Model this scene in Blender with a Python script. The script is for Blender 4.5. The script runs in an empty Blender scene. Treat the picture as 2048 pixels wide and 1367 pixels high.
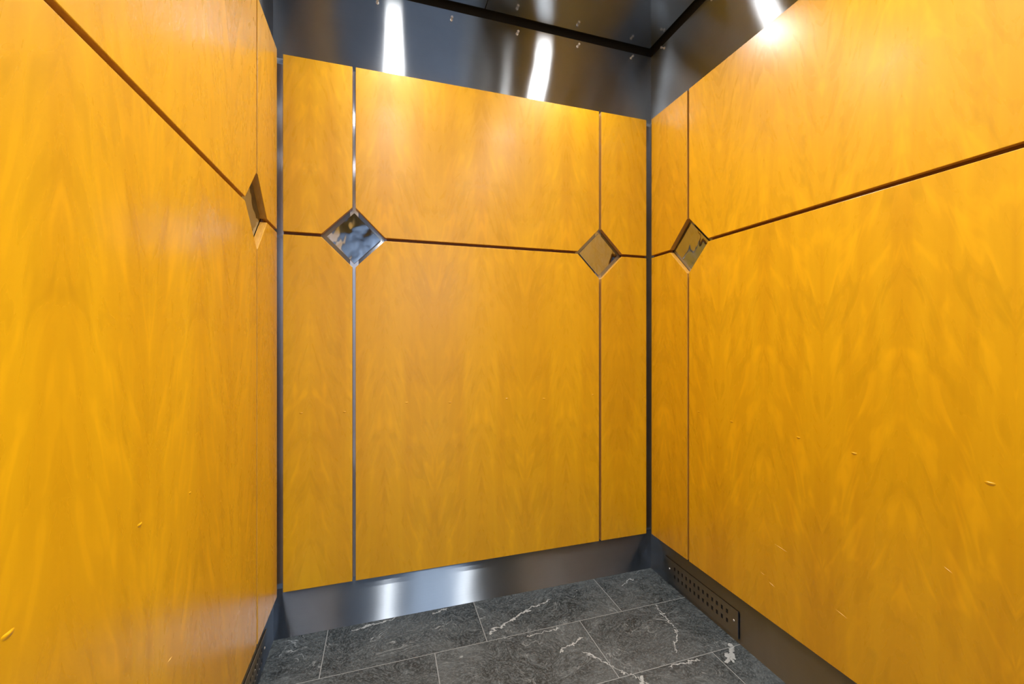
import bpy, bmesh, math, random
from mathutils import Matrix, Vector
random.seed(7)
SC = bpy.context.scene
COL = SC.collection

# ------------------------------------------------------------------ camera, world, exposure
W, DEPTH = 1.682, 2.20            # inside of the steel shell: width, depth
PT = 0.0232                       # wood panel thickness
Z_TOP, Z_BOT, Z_GAP, GAP = 2.2227, 0.1878, 1.548, 0.0125
Z_CEIL = 2.575

cam_data = bpy.data.cameras.new('camera')
cam = bpy.data.objects.new('camera', cam_data)
COL.objects.link(cam)
SC.camera = cam
cam_data.sensor_width = 36.0
cam_data.lens = 830.887 / 2048 * 36.0
cam_data.shift_y = (675.4 - 683.5) / 2048
cam_data.clip_start = 0.01
cam.location = (0.3988, -1.7802, 1.15)
cam.rotation_euler = (math.radians(90), 0, -math.radians(17.277))

SC.view_settings.view_transform = 'Standard'
SC.view_settings.look = 'None'
SC.view_settings.gamma = 1.0
SC.view_settings.use_curve_mapping = False
SC.view_settings.exposure = 0.0

world = bpy.data.worlds.new('world')
SC.world = world
world.use_nodes = True
world.node_tree.nodes['Background'].inputs[0].default_value = (0.62, 0.75, 1.0, 1)
world.node_tree.nodes['Background'].inputs[1].default_value = 0.05

LAMP_POWER = 170.0                # emission of each downlight lens
BEAM_ROW = {-0.306: 0.55, -1.107: 1.25, -1.90: 0.95}   # the lamps nearest the back wall burn weaker
BEAM_POWER = 6.6                  # watts thrown down by each downlight's reflector
HALL_POWER = 95.0                 # unseen hall lamp, added for bluish reflections and low fill, in watts
DOWNLIGHTS = [(x, y) for y in (-0.306, -1.107, -1.90) for x in (0.45, 1.21)]

# ------------------------------------------------------------------ node helpers
def new_mat(name):
    m = bpy.data.materials.new(name)
    m.use_nodes = True
    nt = m.node_tree
    return m, nt, nt.nodes['Principled BSDF']

def lk(nt, a, b):
    nt.links.new(a, b)

def val(nt, op, a, b=None, c=None, clamp=False):
    n = nt.nodes.new('ShaderNodeMath'); n.operation = op; n.use_clamp = clamp
    for i, v in enumerate((a, b, c)):
        if v is None: continue
        if isinstance(v, (int, float)): n.inputs[i].default_value = v
        else: lk(nt, v, n.inputs[i])
    return n.outputs[0]

def vec(nt, op, a, b=None, scale=None):
    n = nt.nodes.new('ShaderNodeVectorMath'); n.operation = op
    for i, v in enumerate((a, b)):
        if v is None: continue
        if isinstance(v, (tuple, list)): n.inputs[i].default_value = v
        else: lk(nt, v, n.inputs[i])
    if scale is not None: n.inputs['Scale'].default_value = scale
    return n.outputs['Value'] if op in ('LENGTH', 'DOT_PRODUCT', 'DISTANCE') else n.outputs[0]

def noise(nt, v, scale, detail=2, rough=0.5, dist=0.0, color=False):
    n = nt.nodes.new('ShaderNodeTexNoise')
    lk(nt, v, n.inputs['Vector'])
    n.inputs['Scale'].default_value = scale
    n.inputs['Detail'].default_value = detail
    n.inputs['Roughness'].default_value = rough
    n.inputs['Distortion'].default_value = dist
    return n.outputs['Color'] if color else n.outputs['Fac']

def ramp(nt, f, stops):
    n = nt.nodes.new('ShaderNodeValToRGB')
    lk(nt, f, n.inputs[0])
    e = n.color_ramp.elements
    while len(e) < len(stops): e.new(0.5)
    for i, (p, c) in enumerate(stops):
        e[i].position = p
        e[i].color = (c, c, c, 1) if isinstance(c, (int, float)) else (*c, 1)
    return n.outputs[0]

def mix(nt, f, a, b, mode='MIX'):
    n = nt.nodes.new('ShaderNodeMix'); n.data_type = 'RGBA'; n.blend_type = mode
    for s, v in ((n.inputs[0], f), (n.inputs[6], a), (n.inputs[7], b)):
        if isinstance(v, (int, float)): s.default_value = v
        elif isinstance(v, (tuple, list)): s.default_value = (*v, 1)
        else: lk(nt, v, s)
    return n.outputs[2]

def bump(nt, h, strength, dist, normal=None):
    n = nt.nodes.new('ShaderNodeBump')
    lk(nt, h, n.inputs['Height'])
    n.inputs['Strength'].default_value = strength
    n.inputs['Distance'].default_value = dist
    if normal is not None: lk(nt, normal, n.inputs['Normal'])
    return n.outputs[0]

def coords(nt, kind='Object'):
    return nt.nodes.new('ShaderNodeTexCoord').outputs[kind]

def world_pos(nt):
    return nt.nodes.new('ShaderNodeNewGeometry').outputs['Position']

# ------------------------------------------------------------------ materials
def make_wood():
    m, nt, b = new_mat('honey_maple_veneer')
    oc = coords(nt)
    info = nt.nodes.new('ShaderNodeObjectInfo')
    off = vec(nt, 'SCALE', (1, 1, 1)); n = off.node; lk(nt, val(nt, 'MULTIPLY', info.outputs['Random'], 37.0), n.inputs['Scale'])
    sep = nt.nodes.new('ShaderNodeSeparateXYZ'); lk(nt, oc, sep.inputs[0])
    # veneer leaves, each cut from another place of the sheet
    leaf = val(nt, 'FLOOR', val(nt, 'DIVIDE', val(nt, 'ADD', sep.outputs[0], 0.03), 0.2))
    wn = nt.nodes.new('ShaderNodeTexWhiteNoise'); wn.noise_dimensions = '1D'
    lk(nt, val(nt, 'ADD', leaf, info.outputs['Random']), wn.inputs['W'])
    leafr = wn.outputs[0]
    # neighbouring leaves are book-matched: mirror the sheet at every joint
    mx = val(nt, 'PINGPONG', val(nt, 'ADD', sep.outputs[0], 10.03), 0.2)
    cl = nt.nodes.new('ShaderNodeCombineXYZ')
    lk(nt, mx, cl.inputs[0]); lk(nt, val(nt, 'ADD', sep.outputs[2], val(nt, 'MULTIPLY', leafr, 0.02)), cl.inputs[2])
    p = vec(nt, 'ADD', cl.outputs[0], off)
    sh = nt.nodes.new('ShaderNodeCombineXYZ')
    lk(nt, val(nt, 'ADD', mx, val(nt, 'MULTIPLY', sep.outputs[2], 0.26)), sh.inputs[0]); lk(nt, sep.outputs[2], sh.inputs[2])
    ps = vec(nt, 'ADD', sh.outputs[0], off)
    broad = noise(nt, vec(nt, 'MULTIPLY', p, (9.0, 9.0, 0.8)), 1.3, 3, 0.55, 0.5)
    fig = noise(nt, vec(nt, 'MULTIPLY', ps, (22.0, 22.0, 5.5)), 1.5, 2, 0.45, 0.8)
    fine = noise(nt, vec(nt, 'MULTIPLY', p, (150.0, 150.0, 5.0)), 1.0, 3, 0.6, 0.2)
    pore = noise(nt, vec(nt, 'MULTIPLY', p, (210.0, 210.0, 26.0)), 1.0, 1, 0.5, 0.0)
    patch = noise(nt, p, 2.2, 2, 0.5)
    t = val(nt, 'ADD', val(nt, 'MULTIPLY', broad, 0.62), val(nt, 'MULTIPLY', leafr, 0.07))
    t = val(nt, 'ADD', t, val(nt, 'MULTIPLY', fine, 0.06))
    c = ramp(nt, t, [(0.28, (0.57, 0.285, 0.0014)), (0.46, (0.645, 0.342, 0.0020)), (0.64, (0.71, 0.395, 0.004))])
    dark = ramp(nt, fig, [(0.26, 0.86), (0.42, 0.98), (0.54, 1.0), (0.72, 1.17)])
    c = mix(nt, ramp(nt, patch, [(0.35, 0.35), (0.65, 1.0)]), c, mix(nt, 1.0, c, dark, 'MULTIPLY'))
    c = mix(nt, ramp(nt, pore, [(0.16, 0.2), (0.20, 0.0)]), c, (0.36, 0.14, 0.01))
    lk(nt, c, b.inputs['Base Color'])
    b.inputs['Roughness'].default_value = 0.27
    b.inputs['IOR'].default_value = 1.47
    r = val(nt, 'ADD', 0.24, val(nt, 'MULTIPLY', fig, 0.08))
    lk(nt, r, b.inputs['Roughness'])
    b.inputs['Coat Weight'].default_value = 0.45
    b.inputs['Coat Roughness'].default_value = 0.48
    return m

def make_edge_wood():
    m, nt, b = new_mat('cut_panel_edge')
    p = coords(nt)
    f = noise(nt, vec(nt, 'MULTIPLY', p, (60, 220, 8)), 1.0, 3, 0.6)
    lk(nt, ramp(nt, f, [(0.3, (0.47, 0.225, 0.03)), (0.7, (0.60, 0.32, 0.055))]), b.inputs['Base Color'])
    b.inputs['Roughness'].default_value = 0.4
    return m

def make_steel(name, col, alpha, aniso, smear='vertical', wave=0.1, wscale=4.0, scr=1.0):
    """brushed steel; smear is the direction in which highlights are drawn out.
    alpha*(1-aniso) is the blur along the grain, alpha/(1-aniso) the blur across it"""
    m = bpy.data.materials.new(name); m.use_nodes = True
    nt = m.node_tree; nt.nodes.clear()
    out = nt.nodes.new('ShaderNodeOutputMaterial')
    b = nt.nodes.new('ShaderNodeBsdfAnisotropic'); b.distribution = 'GGX'
    lk(nt, b.outputs[0], out.inputs[0])
    p = world_pos(nt)
    st = (6.0, 6.0, 420.0) if smear == 'vertical' else (420.0, 420.0, 6.0)
    g = noise(nt, vec(nt, 'MULTIPLY', p, st), 1.0, 3, 0.6)
    blot = noise(nt, p, 3.0, 4, 0.6, 0.6)
    c = mix(nt, ramp(nt, blot, [(0.3, 0.0), (0.7, 1.0)]), tuple(x * 0.86 for x in col), col)
    c = mix(nt, ramp(nt, g, [(0.3, 0.14 * scr), (0.7, 0.0)]), c, tuple(x * 0.7 for x in col))
    lk(nt, c, b.inputs['Color'])
    b.inputs['Roughness'].default_value = math.sqrt(alpha)
    b.inputs['Anisotropy'].default_value = aniso
    if aniso > 0:
        cx = nt.nodes.new('ShaderNodeCombineXYZ')
        tg = (1, 1, 0) if smear == 'vertical' else (0, 0, 1)
        for i in range(3): cx.inputs[i].default_value = tg[i]
        lk(nt, cx.outputs[0], b.inputs['Tangent'])
    # the sheets are not quite flat
    w = noise(nt, vec(nt, 'MULTIPLY', p, (1.0, 1.0, 0.8)), wscale, 1, 0.4, 0.2)
    lk(nt, bump(nt, w, wave, 0.02), b.inputs['Normal'])
    return m

def make_plain(name, col, rough=0.5, metal=0.0, noise_scale=40):
    m, nt, b = new_mat(name)
    f = noise(nt, coords(nt), noise_scale, 3)
    lk(nt, mix(nt, f, tuple(c * 0.85 for c in col), tuple(min(1, c * 1.1) for c in col)), b.inputs['Base Color'])
    b.inputs['Roughness'].default_value = rough
    b.inputs['Metallic'].default_value = metal
    return m

def make_emit(name, col, power):
    m = bpy.data.materials.new(name); m.use_nodes = True
    nt = m.node_tree; nt.nodes.clear()
    o = nt.nodes.new('ShaderNodeOutputMaterial'); e = nt.nodes.new('ShaderNodeEmission')
    e.inputs[0].default_value = (*col, 1); e.inputs[1].default_value = power
    lk(nt, e.outputs[0], o.inputs[0])
    return m

def make_slate():
    m, nt, b = new_mat('dark_slate_tile')
    wp = world_pos(nt)
    geo = nt.nodes.new('ShaderNodeNewGeometry')
    rnd = geo.outputs['Random Per Island']
    o = vec(nt, 'SCALE', (13.0, 7.0, 3.0)); lk(nt, val(nt, 'MULTIPLY', rnd, 11.0), o.node.inputs['Scale'])
    p = vec(nt, 'ADD', wp, o)
    # warp for swirling bedding
    wcol = noise(nt, p, 3.2, 3, 0.55, 0.4, color=True)
    w = vec(nt, 'SCALE', vec(nt, 'SUBTRACT', wcol, (0.5, 0.5, 0.5)), scale=0.42)
    q = vec(nt, 'ADD', p, w)
    bed = noise(nt, vec(nt, 'MULTIPLY', q, (7.0, 16.0, 1.0)), 3.0, 8, 0.78, 0.5)
    cloud = noise(nt, q, 3.4, 5, 0.6)
    grain = noise(nt, vec(nt, 'ADD', p, vec(nt, 'SCALE', w, scale=0.5)), 130.0, 4, 0.75)
    base = ramp(nt, bed, [(0.30, (0.005, 0.0075, 0.009)), (0.48, (0.014, 0.020, 0.024)), (0.60, (0.050, 0.063, 0.071)), (0.74, (0.13, 0.15, 0.165))])
    base = mix(nt, ramp(nt, cloud, [(0.44, 0.0), (0.68, 0.8)]), base, mix(nt, bed, (0.012, 0.017, 0.020), (0.15, 0.175, 0.19)))
    base = mix(nt, ramp(nt, grain, [(0.46, 0.0), (0.70, 0.75)]), base, (0.14, 0.165, 0.18))
    # thin wandering veins
    v1 = noise(nt, vec(nt, 'ADD', p, w), 5.0, 5, 0.62, 1.0)
    ridge = val(nt, 'ABSOLUTE', val(nt, 'SUBTRACT', v1, 0.5))
    vein = ramp(nt, ridge, [(0.0, 1.0), (0.006, 0.5), (0.014, 0.0)])
    msk = ramp(nt, noise(nt, p, 6.5, 3, 0.6), [(0.50, 0.0), (0.64, 1.0)])
    vein = val(nt, 'MULTIPLY', vein, msk)
    base = mix(nt, val(nt, 'MULTIPLY', vein, 0.75), base, (0.34, 0.38, 0.40))
    # the few bright quartz veins that stand out in the tiles: segment ends and half width
    jit = noise(nt, wp, 34.0, 4, 0.65, 0.5, color=True)
    wj = vec(nt, 'ADD', wp, vec(nt, 'SCALE', vec(nt, 'SUBTRACT', jit, (0.5, 0.5, 0.5)), scale=0.055))
    brk = noise(nt, wp, 70.0, 3, 0.7)
    tot = None
    for (ax, ay), (bx, by), hw in VEINS:
        ab = (bx - ax, by - ay, 0.0); L2 = ab[0] ** 2 + ab[1] ** 2
        ap = vec(nt, 'SUBTRACT', wj, (ax, ay, 0.0))
        h = val(nt, 'DIVIDE', vec(nt, 'DOT_PRODUCT', ap, ab), L2, clamp=True)
        cx = nt.nodes.new('ShaderNodeCombineXYZ')
        lk(nt, val(nt, 'MULTIPLY', h, ab[0]), cx.inputs[0]); lk(nt, val(nt, 'MULTIPLY', h, ab[1]), cx.inputs[1])
        d2 = vec(nt, 'MULTIPLY', vec(nt, 'SUBTRACT', ap, cx.outputs[0]), (1, 1, 0))
        d = vec(nt, 'LENGTH', d2)
        s = val(nt, 'SUBTRACT', 1.0, val(nt, 'DIVIDE', d, hw), clamp=True)
        tot = s if tot is None else val(nt, 'MAXIMUM', tot, s)
    tot = ramp(nt, val(nt, 'MULTIPLY', tot, val(nt, 'ADD', brk, 0.35)), [(0.30, 0.0), (0.48, 1.0)])
    base = mix(nt, val(nt, 'MULTIPLY', tot, 0.7), base, (0.42, 0.46, 0.48))
    lk(nt, base, b.inputs['Base Color'])
    lk(nt, val(nt, 'ADD', 0.42, val(nt, 'MULTIPLY', bed, 0.2)), b.inputs['Roughness'])
    lk(nt, bump(nt, bed, 0.25, 0.004), b.inputs['Normal'])
    return m

VEINS = [
    ((0.80, -0.205), (0.98, -0.125), 0.0075),
    ((0.95, -0.135), (1.10, -0.085), 0.0042),
    ((1.46, -0.085), (1.54, -0.055), 0.0045),
    ((1.590, -0.600), (1.645, -0.535), 0.015),
    ((1.56, -0.60), (1.60, -0.57), 0.012),
    ((0.28, -0.035), (0.45, -0.006), 0.006),
    ((0.60, -0.030), (0.66, -0.012), 0.006),
    ((1.02, -0.375), (1.13, -0.335), 0.0045),
    ((1.52, -0.25), (1.50, -0.42), 0.0034),
    ((1.50, -0.42), (1.42, -0.50), 0.0034),
    ((1.36, -0.555), (1.48, -0.560), 0.005),
    ((1.20, -0.62), (1.24, -0.56), 0.007),
    ((0.94, -0.27), (1.06, -0.262), 0.0036),
    ((1.10, -0.40), (1.24, -0.60), 0.0036),
]

M = {}
M['wood'] = make_wood()
M['edge'] = make_edge_wood()
M['shell'] = make_steel('brushed_steel_sheet', (0.365, 0.39, 0.425), 0.085, 0.80, 'vertical', 0.15)
M['base'] = make_steel('brushed_steel_kick_plate', (0.36, 0.41, 0.48), 0.13, 0.85, 'vertical', 0.05)
M['strip'] = make_steel('polished_steel_strip', (0.58, 0.60, 0.64), 0.042, 0.66, 'horizontal', 0.06)
M['mirror'] = make_steel('polished_steel_diamond', (0.50, 0.55, 0.63), 0.004, 0.0, 'vertical', 0.13, 19.0)
M['ceil'] = make_steel('brushed_steel_ceiling', (0.58, 0.64, 0.72), 0.010, 0.0, 'vertical', 0.06)
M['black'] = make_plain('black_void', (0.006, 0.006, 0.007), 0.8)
M['batten'] = make_plain('walnut_batten', (0.13, 0.045, 0.008), 0.6)
M['scratch'] = make_plain('scuffed_lacquer', (0.86, 0.55, 0.16), 0.35)
M['underlay'] = make_plain('dark_underlay', (0.02, 0.018, 0.02), 0.6)
M['chrome'] = make_plain('zinc_bolt', (0.9, 0.9, 0.92), 0.42, 0.8)
M['slate'] = make_slate()
M['grout'] = make_plain('light_grey_grout', (0.24, 0.26, 0.27), 0.8, 0.0, 120)
M['lamp'] = make_emit('lit_lens', (1.0, 0.95, 0.88), LAMP_POWER)
M['hallwall'] = make_plain('cool_white_hall_paint', (0.62, 0.70, 0.80), 0.7)
M['hallfloor'] = make_plain('grey_hall_floor', (0.25, 0.26, 0.28), 0.4)

# ------------------------------------------------------------------ mesh helpers
def link(name, bm, mats, parent=None, loc=None, rot=0.0, smooth=False):
    me = bpy.data.meshes.new(name)
    bmesh.ops.recalc_face_normals(bm, faces=bm.faces)
    bm.to_mesh(me); bm.free()
    for mm in (mats if isinstance(mats, (list, tuple)) else [mats]): me.materials.append(mm)
    if smooth:
        for p in me.polygons: p.use_smooth = True
    o = bpy.data.objects.new(name, me)
    COL.objects.link(o)
    if parent is not None: o.parent = parent
    if loc is not None: o.location = loc
    o.rotation_euler = (0, 0, rot)
    return o

def thing(name, label, cat, loc=(0, 0, 0), rot=0.0, group=None):
    o = bpy.data.objects.new(name, None); COL.objects.link(o)
    o.empty_display_size = 0.05
    o.location = loc; o.rotation_euler = (0, 0, rot)
    tag(o, label, cat, group)
    return o

def tag(o, label, cat, group=None):
    o['label'] = label; o['category'] = cat
    if group: o['group'] = group
    return o

def struct(o):
    o['kind'] = 'structure'
    return o

def box(bm, a, b, mi=0):
    vs = [bm.verts.new((x, y, z)) for x in (a[0], b[0]) for y in (a[1], b[1]) for z in (a[2], b[2])]
    for q in ((0, 1, 3, 2), (4, 6, 7, 5), (0, 4, 5, 1), (2, 3, 7, 6), (0, 2, 6, 4), (1, 5, 7, 3)):
        f = bm.faces.new([vs[i] for i in q]); f.material_index = mi
    return vs

def bbox_bm(a, b, bev=0.0):
    bm = bmesh.new(); box(bm, a, b)
    if bev: bmesh.ops.bevel(bm, geom=bm.edges[:], offset=bev, segments=2, affect='EDGES', profile=0.5)
    return bm

def prism(pts, y0, y1, bev=0.0):
    """outline in local X,Z extruded from y0 (back) to y1 (front, smaller y); front edges eased"""
    bm = bmesh.new()
    fr = [bm.verts.new((u, y1, v)) for u, v in pts]
    bk = [bm.verts.new((u, y0, v)) for u, v in pts]
    ff = bm.faces.new(fr); bm.faces.new(bk[::-1])
    n = len(pts)
    sides = []
    for i in range(n):
        f = bm.faces.new((fr[i], bk[i], bk[(i + 1) % n], fr[(i + 1) % n])); f.material_index = 1; sides.append(f)
    if bev:
        es = [e for e in bm.edges if e.verts[0] in fr and e.verts[1] in fr]
        bmesh.ops.bevel(bm, geom=es, offset=bev, segments=2, affect='EDGES', profile=0.5)
    return bm

def cyl(bm, c0, c1, r0, r1=None, seg=16, cap=True):
    r1 = r0 if r1 is None else r1
    c0 = Vector(c0); c1 = Vector(c1); d = (c1 - c0).normalized()
    u = d.orthogonal().normalized(); v = d.cross(u)
    A = [bm.verts.new(c0 + (u * math.cos(t) + v * math.sin(t)) * r0) for t in [2 * math.pi * i / seg for i in range(seg)]]
    B = [bm.verts.new(c1 + (u * math.cos(t) + v * math.sin(t)) * r1) for t in [2 * math.pi * i / seg for i in range(seg)]]
    for i in range(seg): bm.faces.new((A[i], A[(i + 1) % seg], B[(i + 1) % seg], B[i]))
    if cap: bm.faces.new(A[::-1]); bm.faces.new(B)

# wall frames: local X runs along the wall, local Z up, local -Y into the cab
FR = {'back': ((0, 0, 0), 0.0, W), 'left': ((0, -DEPTH, 0), math.pi / 2, DEPTH), 'right': ((W, 0, 0), -math.pi / 2, DEPTH)}
def place(side, u, v, y=0.0):
    o, r, _ = FR[side]
    return (o[0] + u * math.cos(r) - y * math.sin(r), o[1] + u * math.sin(r) + y * math.cos(r), v), r

# ------------------------------------------------------------------ the setting
T = 0.03
struct(link('wall_back', bbox_bm((-T, 0, 0), (W + T, T, 2.75)), M['shell']))
struct(link('wall_left', bbox_bm((-T, -DEPTH, 0), (0, 0, 2.75)), M['shell']))
struct(link('wall_right', bbox_bm((W, -DEPTH, 0), (W + T, 0, 2.75)), M['shell']))
DX0, DX1, DH = 0.03, 1.15, 2.13   # doorway in the front wall, behind the camera
bm = bmesh.new()
box(bm, (-T, -DEPTH - 0.06, 0), (DX0, -DEPTH, 2.75)); box(bm, (DX1, -DEPTH - 0.06, 0), (W + T, -DEPTH, 2.75))
box(bm, (DX0, -DEPTH - 0.06, DH), (DX1, -DEPTH, 2.75))
struct(link('wall_front', bm, M['shell']))
struct(link('ceiling', bbox_bm((-T, -DEPTH - 0.06, 2.75), (W + T, T, 2.78)), M['black']))

# floor: grout bed with slate tiles in rows, each row shifted by a third
bm = bmesh.new()
box(bm, (-T, -DEPTH - 0.06, -0.03), (W + T, T, -0.0004), 1)
rows = [0.0, -0.2475, -0.545, -0.8425, -1.14, -1.4375, -1.735, -2.0325, -DEPTH]
seam0, L = 1.360, 0.5835
for k in range(len(rows) - 1):
    y1, y0 = rows[k], rows[k + 1]
    s = seam0 - 0.1965 * k
    xs = sorted([s + L * j for j in range(-4, 5) if 0.03 < s + L * j < W - 0.03])
    xs = [0.0] + xs + [W]
    for a, b2 in zip(xs, xs[1:]):
        g = 0.0015
        before = set(bm.verts)
        box(bm, (a + g, y0 + g, -0.012), (b2 - g, y1 - g, 0.0), 0)
struct(link('floor', bm, [M['slate'], M['grout']]))

# hall seen only in reflections through the open doorway
bm = bmesh.new(); box(bm, (-1.2, -4.0, -0.03), (3.2, -DEPTH - 0.06, 0.0))
struct(link('floor_hall', bm, M['hallfloor']))
struct(link('wall_hall', bbox_bm((-1.2, -4.03, 0), (3.2, -4.0, 2.6)), M['hallwall']))
struct(link('ceiling_hall', bbox_bm((-1.2, -4.0, 2.6), (3.2, -DEPTH - 0.06, 2.63)), M['hallwall']))
hl = bpy.data.lights.new('hall_fill_lamp', 'AREA'); hl.energy = HALL_POWER; hl.size = 1.2; hl.color = (0.80, 0.89, 1.0)
ho = bpy.data.objects.new('hall_fill_lamp', hl); COL.objects.link(ho); ho.location = (1.35, -3.1, 2.58)

# kick plates under the panels
BT = 0.0015
def base_plate(side, name):
    _, r, ln = FR[side]
    loc, r = place(side, 0, 0)
    return struct(link(name, bbox_bm((0.0, -BT, 0.0), (ln, 0, Z_BOT + 0.004)), M['base'], None, loc, r))
base_plate('back', 'baseboard_back'); base_plate('left', 'baseboard_left'); base_plate('right', 'baseboard_right')

# black wall bands in place of the ceiling gap's shade and its reflection
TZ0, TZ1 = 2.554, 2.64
struct(link('gap_shade_1', bbox_bm((0.0, -0.0012, TZ0), (W, 0, TZ1)), M['black']))
struct(link('gap_shade_2', bbox_bm((0.0, -DEPTH, TZ0), (0.0012, 0, TZ1)), M['black']))
struct(link('gap_shade_3', bbox_bm((W - 0.0012, -DEPTH, TZ0), (W, 0, TZ1)), M['black']))

# ------------------------------------------------------------------ suspended steel ceiling
CT = 0.018
cx = [0.024, 0.8225, 1.656]; cy = [-0.022, -0.705, -1.505, -DEPTH + 0.02]
where = {(0, 0): 'back left corner, beside the dark slot above the back wall', (1, 0): 'back right corner, above the meeting of back and right walls',
         (0, 1): 'middle of the left row, above the left wall', (1, 1): 'middle of the right row, above the right wall',
         (0, 2): 'front left corner, above the doorway side', (1, 2): 'front right corner, above the doorway side'}
for j in range(3):
    for i in range(2):
        g = 0.0013
        b_ = bbox_bm((cx[i] + (g if i else 0), cy[j + 1] + g, Z_CEIL), (cx[i + 1] - (0 if i else g), cy[j] - (g if j else 0), Z_CEIL + CT), 0.0008)
        o = link('ceiling_panel', b_, M['ceil'])
        tag(o, 'brushed steel ceiling panel in the ' + where[(i, j)], 'ceiling panel', 'suspended steel ceiling panels')

def make_downlight():
    t = thing('downlight', '', 'light', group='round downlights in the steel ceiling')
    bm = bmesh.new(); seg = 40; prof = [(0.040, 0.0), (0.050, -0.005), (0.060, -0.004), (0.064, 0.0)]
    rings = [[bm.verts.new((r * math.cos(2 * math.pi * k / seg), r * math.sin(2 * math.pi * k / seg), z)) for k in range(seg)] for r, z in prof]
    for a, b2 in zip(rings, rings[1:] + rings[:1]):
        for k in range(seg): bm.faces.new((a[k], a[(k + 1) % seg], b2[(k + 1) % seg], b2[k]))
    link('trim_ring', bm, M['chrome'], t, smooth=True)
    bm = bmesh.new(); cyl(bm, (0, 0, 0), (0, 0, -0.0025), 0.040, seg=40)
    link('lens', bm, M['lamp'], t)
    return t
dl0 = make_downlight()
dl_names = ['back left', 'back right, nearest the right corner', 'middle left, above the left wall side',
            'middle right, above the right wall side', 'front left, beside the doorway', 'front right, beside the doorway']
for k, (x, y) in enumerate(DOWNLIGHTS):
    if k == 0: r = dl0
    else:
        r = dl0.copy(); COL.objects.link(r)
        for ch in [c for c in dl0.children if c.type == 'MESH']:
            c = ch.copy(); COL.objects.link(c); c.parent = r
    r.location = (x, y, Z_CEIL)
    bl = bpy.data.lights.new('downlight_beam', 'AREA'); bl.shape = 'DISK'; bl.size = 0.078
    bl.energy = BEAM_POWER * BEAM_ROW[y]; bl.spread = math.radians(125); bl.color = (1.0, 0.95, 0.88)
    bo = bpy.data.objects.new('downlight_beam', bl); COL.objects.link(bo); bo.parent = r; bo.location = (0, 0, -0.004)
    r['label'] = 'round lit downlight in the steel ceiling, ' + dl_names[k]

# ------------------------------------------------------------------ wood panels with their corners cut for the diamonds
D = 0.1175                        # half diagonal of the diamond openings
H = GAP / 2
def panel_outline(u0, u1, v0, v1, cuts):
    """cuts: set of 'bl','br','tl','tr' corners trimmed at 45 degrees"""
    c = D - H                      # leg of the trimmed corner
    pts = []
    pts += [(u0 + c, v0), ] if 'bl' in cuts else [(u0, v0)]
    pts += [(u1 - c, v0), (u1, v0 + c)] if 'br' in cuts else [(u1, v0)]
    pts += [(u1, v1 - c), (u1 - c, v1)] if 'tr' in cuts else [(u1, v1)]
    pts += [(u0 + c, v1), (u0, v1 - c)] if 'tl' in cuts else [(u0, v1)]
    if 'bl' in cuts: pts.append((u0, v0 + c))
    return pts

def dent(parent, u, v, s):
    """small blister where the veneer has popped over a fixing"""
    bm = bmesh.new(); n, m_ = 14, 4
    top = bm.verts.new((0, -0.0016, 0.0015 * s))
    rings = []
    for k in range(1, m_ + 1):
        t = k / m_
        rr = []
        for i in range(n):
            a = 2 * math.pi * i / n
            x = 0.0085 * s * t * math.cos(a); z = 0.0050 * s * t * math.sin(a) - (0.003 * s * (1 - math.cos(a) ** 2) * t if math.sin(a) > 0 else 0)
            rr.append(bm.verts.new((x, -0.0016 * math.cos(t * math.pi / 2) + 0.0004 * t, z + 0.0015 * s)))
        rings.append(rr)
    for i in range(n): bm.faces.new((top, rings[0][i], rings[0][(i + 1) % n]))
    for a, b2 in zip(rings, rings[1:]):
        for i in range(n): bm.faces.new((a[i], b2[i], b2[(i + 1) % n], a[(i + 1) % n]))
    return link('dent', bm, M['wood'], parent, (u, -PT, v), 0.0, True)

def scratch(parent, a, b, wd):
    """raised sliver of lacquer along a scratch"""
    bm = bmesh.new(); dx, dz = b[0] - a[0], b[1] - a[1]; L_ = math.hypot(dx, dz); nx, nz = -dz / L_ * wd, dx / L_ * wd
    mx, mz = (a[0] + b[0]) / 2, (a[1] + b[1]) / 2
    base = [(a[0], a[1]), (mx + nx, mz + nz), (b[0], b[1]), (mx - nx, mz - nz)]
    vs = [bm.verts.new((x, -PT, z)) for x, z in base]; top = bm.verts.new((mx, -PT - 0.0007, mz))
    for i in range(4): bm.faces.new((vs[i], vs[(i + 1) % 4], top))
    return link('scratch', bm, M['scratch'], parent)

def wood_panel(side, u0, u1, v0, v1, cuts, label, group, dents=()):
    cu, cv = (u0 + u1) / 2, v0
    pts = [(u - cu, v - cv) for u, v in panel_outline(u0, u1, v0, v1, cuts)]
    loc, r = place(side, cu, cv)
    o = link('wood_panel', prism(pts, -BT, -PT, 0.0012), [M['wood'], M['edge']], None, loc, r)
    tag(o, label, 'panel', group)
    for d in dents:
        if len(d) == 3: dent(o, d[0] - cu, d[1] - cv, d[2])
        else: scratch(o, (d[0] - cu, d[1] - cv), (d[2] - cu, d[3] - cv), d[4])
    return o

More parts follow.
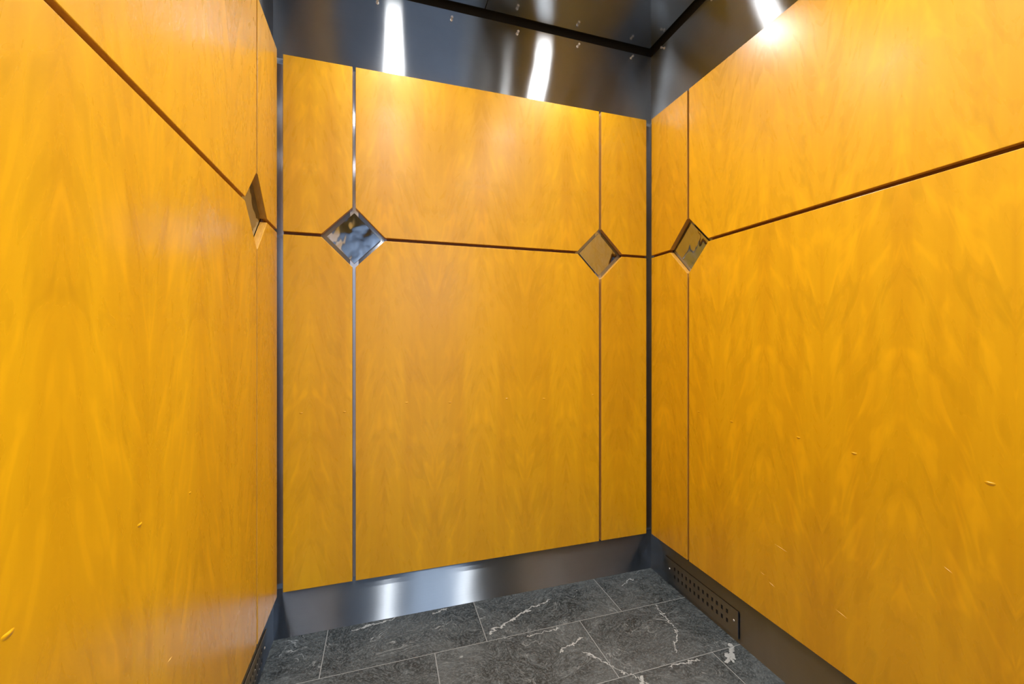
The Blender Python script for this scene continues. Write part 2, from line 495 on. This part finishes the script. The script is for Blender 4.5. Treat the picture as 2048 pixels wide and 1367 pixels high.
def wall_panels(side, uA, uB, uS, uE, labels, dents):
    """uS, uE ends of the panelling; uA, uB middles of the two upright gaps"""
    g = side + ' wall wood panels'
    for (u0, u1, cu, cl) in ((uS, uA - H, {'br'}, {'tr'}), (uA + H, uB - H, {'bl', 'br'}, {'tl', 'tr'}), (uB + H, uE, {'bl'}, {'tl'})):
        k = {uS: 'a', uA + H: 'b', uB + H: 'c'}[u0]
        up = wood_panel(side, u0, u1, Z_GAP + H, Z_TOP, cu, labels[k + 'u'], g)
        c0 = (u0 + u1) / 2; da = D if 'bl' in cu else 0.0; db = D if 'br' in cu else 0.0
        link('batten', bbox_bm((u0 - c0 + da, -0.0085, -GAP + 0.0003), (u1 - c0 - db, -0.0016, -0.0001)), M['batten'], up)
        wood_panel(side, u0, u1, Z_BOT, Z_GAP - H, cl, labels[k + 'l'], g, [d for d in dents if u0 < d[0] < u1])

wall_panels('back', 0.290, 1.3835, 0.0384, W - 0.0438, {
    'au': 'narrow upper honey maple panel at the left end of the back wall', 'al': 'narrow tall lower honey maple panel at the left end of the back wall',
    'bu': 'wide upper honey maple panel in the middle of the back wall', 'bl': 'wide tall lower honey maple panel in the middle of the back wall',
    'cu': 'narrow upper honey maple panel at the right end of the back wall', 'cl': 'narrow tall lower honey maple panel at the right end of the back wall'},
    [(0.100, 0.862, .9), (0.255, 0.858, .9), (0.492, 0.884, .9), (0.670, 0.876, .9), (0.922, 0.882, .9), (1.097, 0.874, .9), (1.345, 0.882, .8), (1.628, 0.861, .7)])
wall_panels('left', 0.300, DEPTH - 0.3015, 0.05, DEPTH - 0.0464, {
    'au': 'narrow upper maple panel at the doorway end of the left wall', 'al': 'narrow lower maple panel at the doorway end of the left wall',
    'bu': 'wide upper maple panel on the left wall, above the slanting dark gap', 'bl': 'wide tall lower maple panel filling the left wall below the dark gap',
    'cu': 'narrow upper maple panel on the left wall against the back corner', 'cl': 'narrow lower maple panel on the left wall against the back corner'},
    [(DEPTH - 0.959, 0.847, 1.0), (DEPTH - 0.776, 0.834, 0.7), (DEPTH - 1.207, 0.838, 1.2),
     (DEPTH - 0.869, 0.557, DEPTH - 0.850, 0.556, 0.0012)])
wall_panels('right', 0.291, DEPTH - 0.30, 0.0353, DEPTH - 0.05, {
    'au': 'narrow upper maple panel on the right wall against the back corner', 'al': 'narrow lower maple panel on the right wall against the back corner',
    'bu': 'wide upper maple panel on the right wall, with a pale glare at its top', 'bl': 'wide tall lower maple panel on the right wall, scratched near the bottom',
    'cu': 'narrow upper maple panel at the doorway end of the right wall', 'cl': 'narrow lower maple panel at the doorway end of the right wall'},
    [(0.354, 0.842, .8), (0.526, 0.833, 1.0), (0.791, 0.833, 1.0), (0.954, 0.826, 1.1), (1.227, 0.833, 1.3),
     (0.706, 0.457, 0.757, 0.451, 0.0007), (0.903, 0.360, 0.937, 0.353, 0.0008), (0.652, 0.333, 0.670, 0.331, 0.0006), (0.684, 0.318, 0.708, 0.311, 0.0006), (1.149, 0.613, 1.164, 0.605, 0.0006)])

# ------------------------------------------------------------------ steel strips behind the upright gaps
def strip(side, u0, u1, label):
    loc, r = place(side, (u0 + u1) / 2, Z_BOT + 0.005)
    w = (u1 - u0) / 2
    o = link('steel_strip', bbox_bm((-w, -0.0013, 0.0), (w, -0.0002, Z_TOP - 0.004 - Z_BOT - 0.005), 0.0004), M['strip'], None, loc, r)
    tag(o, label, 'metal strip', 'steel strips behind the upright gaps')
    return o
strip('back', 0.0, 0.060, 'bright steel strip in the left back corner, between left and back wall panels')
strip('back', 0.290 - 0.016, 0.290 + 0.016, 'steel strip in the upright gap through the left diamond of the back wall')
strip('back', 1.3835 - 0.016, 1.3835 + 0.016, 'steel strip in the upright gap through the right diamond of the back wall')
strip('back', W - 0.060, W, 'steel strip in the right back corner, between back and right wall panels')
strip('left', DEPTH - 0.3015 - 0.016, DEPTH - 0.3015 + 0.016, 'steel strip in the upright gap of the left wall near the back corner')
strip('right', 0.291 - 0.016, 0.291 + 0.016, 'steel strip in the upright gap of the right wall near the back corner')
strip('left', 0.300 - 0.016, 0.300 + 0.016, 'steel strip in the upright gap of the left wall near the doorway')
strip('right', DEPTH - 0.316, DEPTH - 0.284, 'steel strip in the upright gap of the right wall near the doorway')

# ------------------------------------------------------------------ diamonds
def diamond(side, u, label):
    loc, r = place(side, u, Z_GAP)
    t = thing('diamond_plate', label, 'decorative plate', loc, r, 'steel diamonds set in the panelling')
    s = 0.1015
    def dm(h, y0, y1, bev=0.0):
        return prism([(0, -h), (h, 0), (0, h), (-h, 0)], y0, y1, bev)
    link('underlay', dm(s - 0.0015, -0.0014, -0.0035), M['underlay'], t)  # thin dark layer under the plate
    link('plate', dm(s, -0.0035, -0.0060, 0.0006), [M['mirror'], M['mirror']], t)
    return t
diamond('back', 0.290, 'steel diamond inset on the left of the back wall, with bluish cloudy reflections')
diamond('back', 1.3835, 'brown-reflecting steel diamond inset on the right of the back wall')
diamond('left', DEPTH - 0.3015, 'steel diamond inset in the left wall, seen at a sharp slant')
diamond('right', 0.291, 'steel diamond inset in the right wall beside the back corner')
diamond('left', 0.300, 'steel diamond inset at the doorway end of the left wall')
diamond('right', DEPTH - 0.30, 'steel diamond inset at the doorway end of the right wall')

# ------------------------------------------------------------------ bolts above the panels
def make_bolt():
    t = thing('bolt', '', 'bolt', group='bolts sticking out of the steel above the panels')
    bm = bmesh.new(); cyl(bm, (0, 0, 0), (0, -0.019, 0), 0.0032, seg=14); link('shaft', bm, M['chrome'], t)
    bm = bmesh.new()
    cyl(bm, (0, -0.0150, 0), (0, -0.0205, 0), 0.0058, 0.0050, seg=6); link('cap', bm, M['chrome'], t)
    bm = bmesh.new(); cyl(bm, (0, 0, 0), (0, -0.0015, 0), 0.0065, seg=20); link('washer', bm, M['chrome'], t)
    return t
b0 = make_bolt()
BOLTS = [('back', 0.378, 2.515, 'small bolt above the wide back panel, leftmost of its row'),
         ('back', 0.680, 2.514, 'small bolt on the back wall steel, just right of the left bright streak'),
         ('back', 0.976, 2.518, 'small bolt on the back wall steel, left of the right bright streak'),
         ('back', 1.276, 2.524, 'small bolt on the back wall steel, right of the right bright streak'),
         ('back', 1.566, 2.527, 'small bolt on the back wall steel, closest to the back right corner'),
         ('right', 0.103, 2.532, 'small bolt on the right wall steel beside the back corner'),
         ('right', 0.403, 2.532, 'small bolt on the right wall steel, second from the back corner'),
         ('left', DEPTH - 0.103, 2.53, 'small bolt on the left wall steel beside the back corner')]
for k, (side, u, v, lab) in enumerate(BOLTS):
    if k == 0: r = b0
    else:
        r = b0.copy(); COL.objects.link(r)
        for ch in list(b0.children):
            c = ch.copy(); COL.objects.link(c); c.parent = r
    loc, rz = place(side, u, v)
    r.location = loc; r.rotation_euler = (0, 0, rz); r['label'] = lab

# ------------------------------------------------------------------ perforated vent covers in the kick plates
def vent(side, sgn_u0, label):
    """sgn_u0: function mapping distance from the back wall to local u"""
    d0, d1, z0, z1 = 0.114, 0.540, 0.018, 0.121
    ua, ub = sorted((sgn_u0(d0), sgn_u0(d1)))
    cu = (ua + ub) / 2
    loc, r = place(side, cu, z0)
    t = thing('vent_cover', label, 'vent', loc, r, 'perforated steel vent covers at floor level')
    us = sorted(sgn_u0(0.185 + 0.02525 * k) - cu for k in range(13))
    hw = 0.0050; rowsz = [(0.048 - z0, 0.064 - z0), (0.083 - z0, 0.099 - z0)]
    xs = sorted([ua - cu, ub - cu] + [u - hw for u in us] + [u + hw for u in us])
    zs = sorted([0.0, z1 - z0] + [a for q in rowsz for a in q])
    holes = {(x, z) for x in range(1, len(xs) - 1, 2) for z in range(1, len(zs) - 1, 2)}
    bm = bmesh.new(); F, B = -0.0075, -0.0055
    def V(cache, x, y, z):
        k = (round(x, 5), round(y, 5), round(z, 5))
        if k not in cache: cache[k] = bm.verts.new((x, y, z))
        return cache[k]
    c = {}
    solid = lambda i, j: 0 <= i < len(xs) - 1 and 0 <= j < len(zs) - 1 and (i, j) not in holes
    for i in range(len(xs) - 1):
        for j in range(len(zs) - 1):
            if not solid(i, j): continue
            x0, x1, a, b2 = xs[i], xs[i + 1], zs[j], zs[j + 1]
            bm.faces.new([V(c, x0, F, a), V(c, x1, F, a), V(c, x1, F, b2), V(c, x0, F, b2)])
            bm.faces.new([V(c, x0, B, b2), V(c, x1, B, b2), V(c, x1, B, a), V(c, x0, B, a)])
            if not solid(i - 1, j): bm.faces.new([V(c, x0, F, a), V(c, x0, F, b2), V(c, x0, B, b2), V(c, x0, B, a)])
            if not solid(i + 1, j): bm.faces.new([V(c, x1, F, b2), V(c, x1, F, a), V(c, x1, B, a), V(c, x1, B, b2)])
            if not solid(i, j - 1): bm.faces.new([V(c, x0, F, a), V(c, x0, B, a), V(c, x1, B, a), V(c, x1, F, a)])
            if not solid(i, j + 1): bm.faces.new([V(c, x0, F, b2), V(c, x1, F, b2), V(c, x1, B, b2), V(c, x0, B, b2)])
    link('face_plate', bm, M['base'], t)
    link('backing', bbox_bm((ua - cu + 0.001, B, 0.001), (ub - cu - 0.001, -BT, z1 - z0 - 0.001)), M['black'], t)  # black sheet standing in for the dark hollow behind the holes
    for d in (0.150, 0.521):
        bm = bmesh.new()
        x = sgn_u0(d) - cu; z = 0.076 - z0
        prof = [(0.0, 0.0022), (0.0022, 0.0019), (0.0038, 0.0010), (0.0044, 0.0)]
        seg = 14
        prev = None
        for rr, hh in prof:
            if rr == 0: ring = [bm.verts.new((x, F - hh, z))]
            else: ring = [bm.verts.new((x + rr * math.cos(2 * math.pi * k / seg), F - hh, z + rr * math.sin(2 * math.pi * k / seg))) for k in range(seg)]
            if prev is not None:
                for k in range(seg):
                    if len(prev) == 1: bm.faces.new((prev[0], ring[k], ring[(k + 1) % seg]))
                    else: bm.faces.new((prev[k], ring[k], ring[(k + 1) % seg], prev[(k + 1) % seg]))
            prev = ring
        link('screw', bm, M['chrome'], t, smooth=True)
    return t
vent('right', lambda d: d, 'perforated steel vent cover low on the right wall beside the back corner')
vent('left', lambda d: DEPTH - d, 'perforated steel vent cover low on the left wall, partly out of frame')
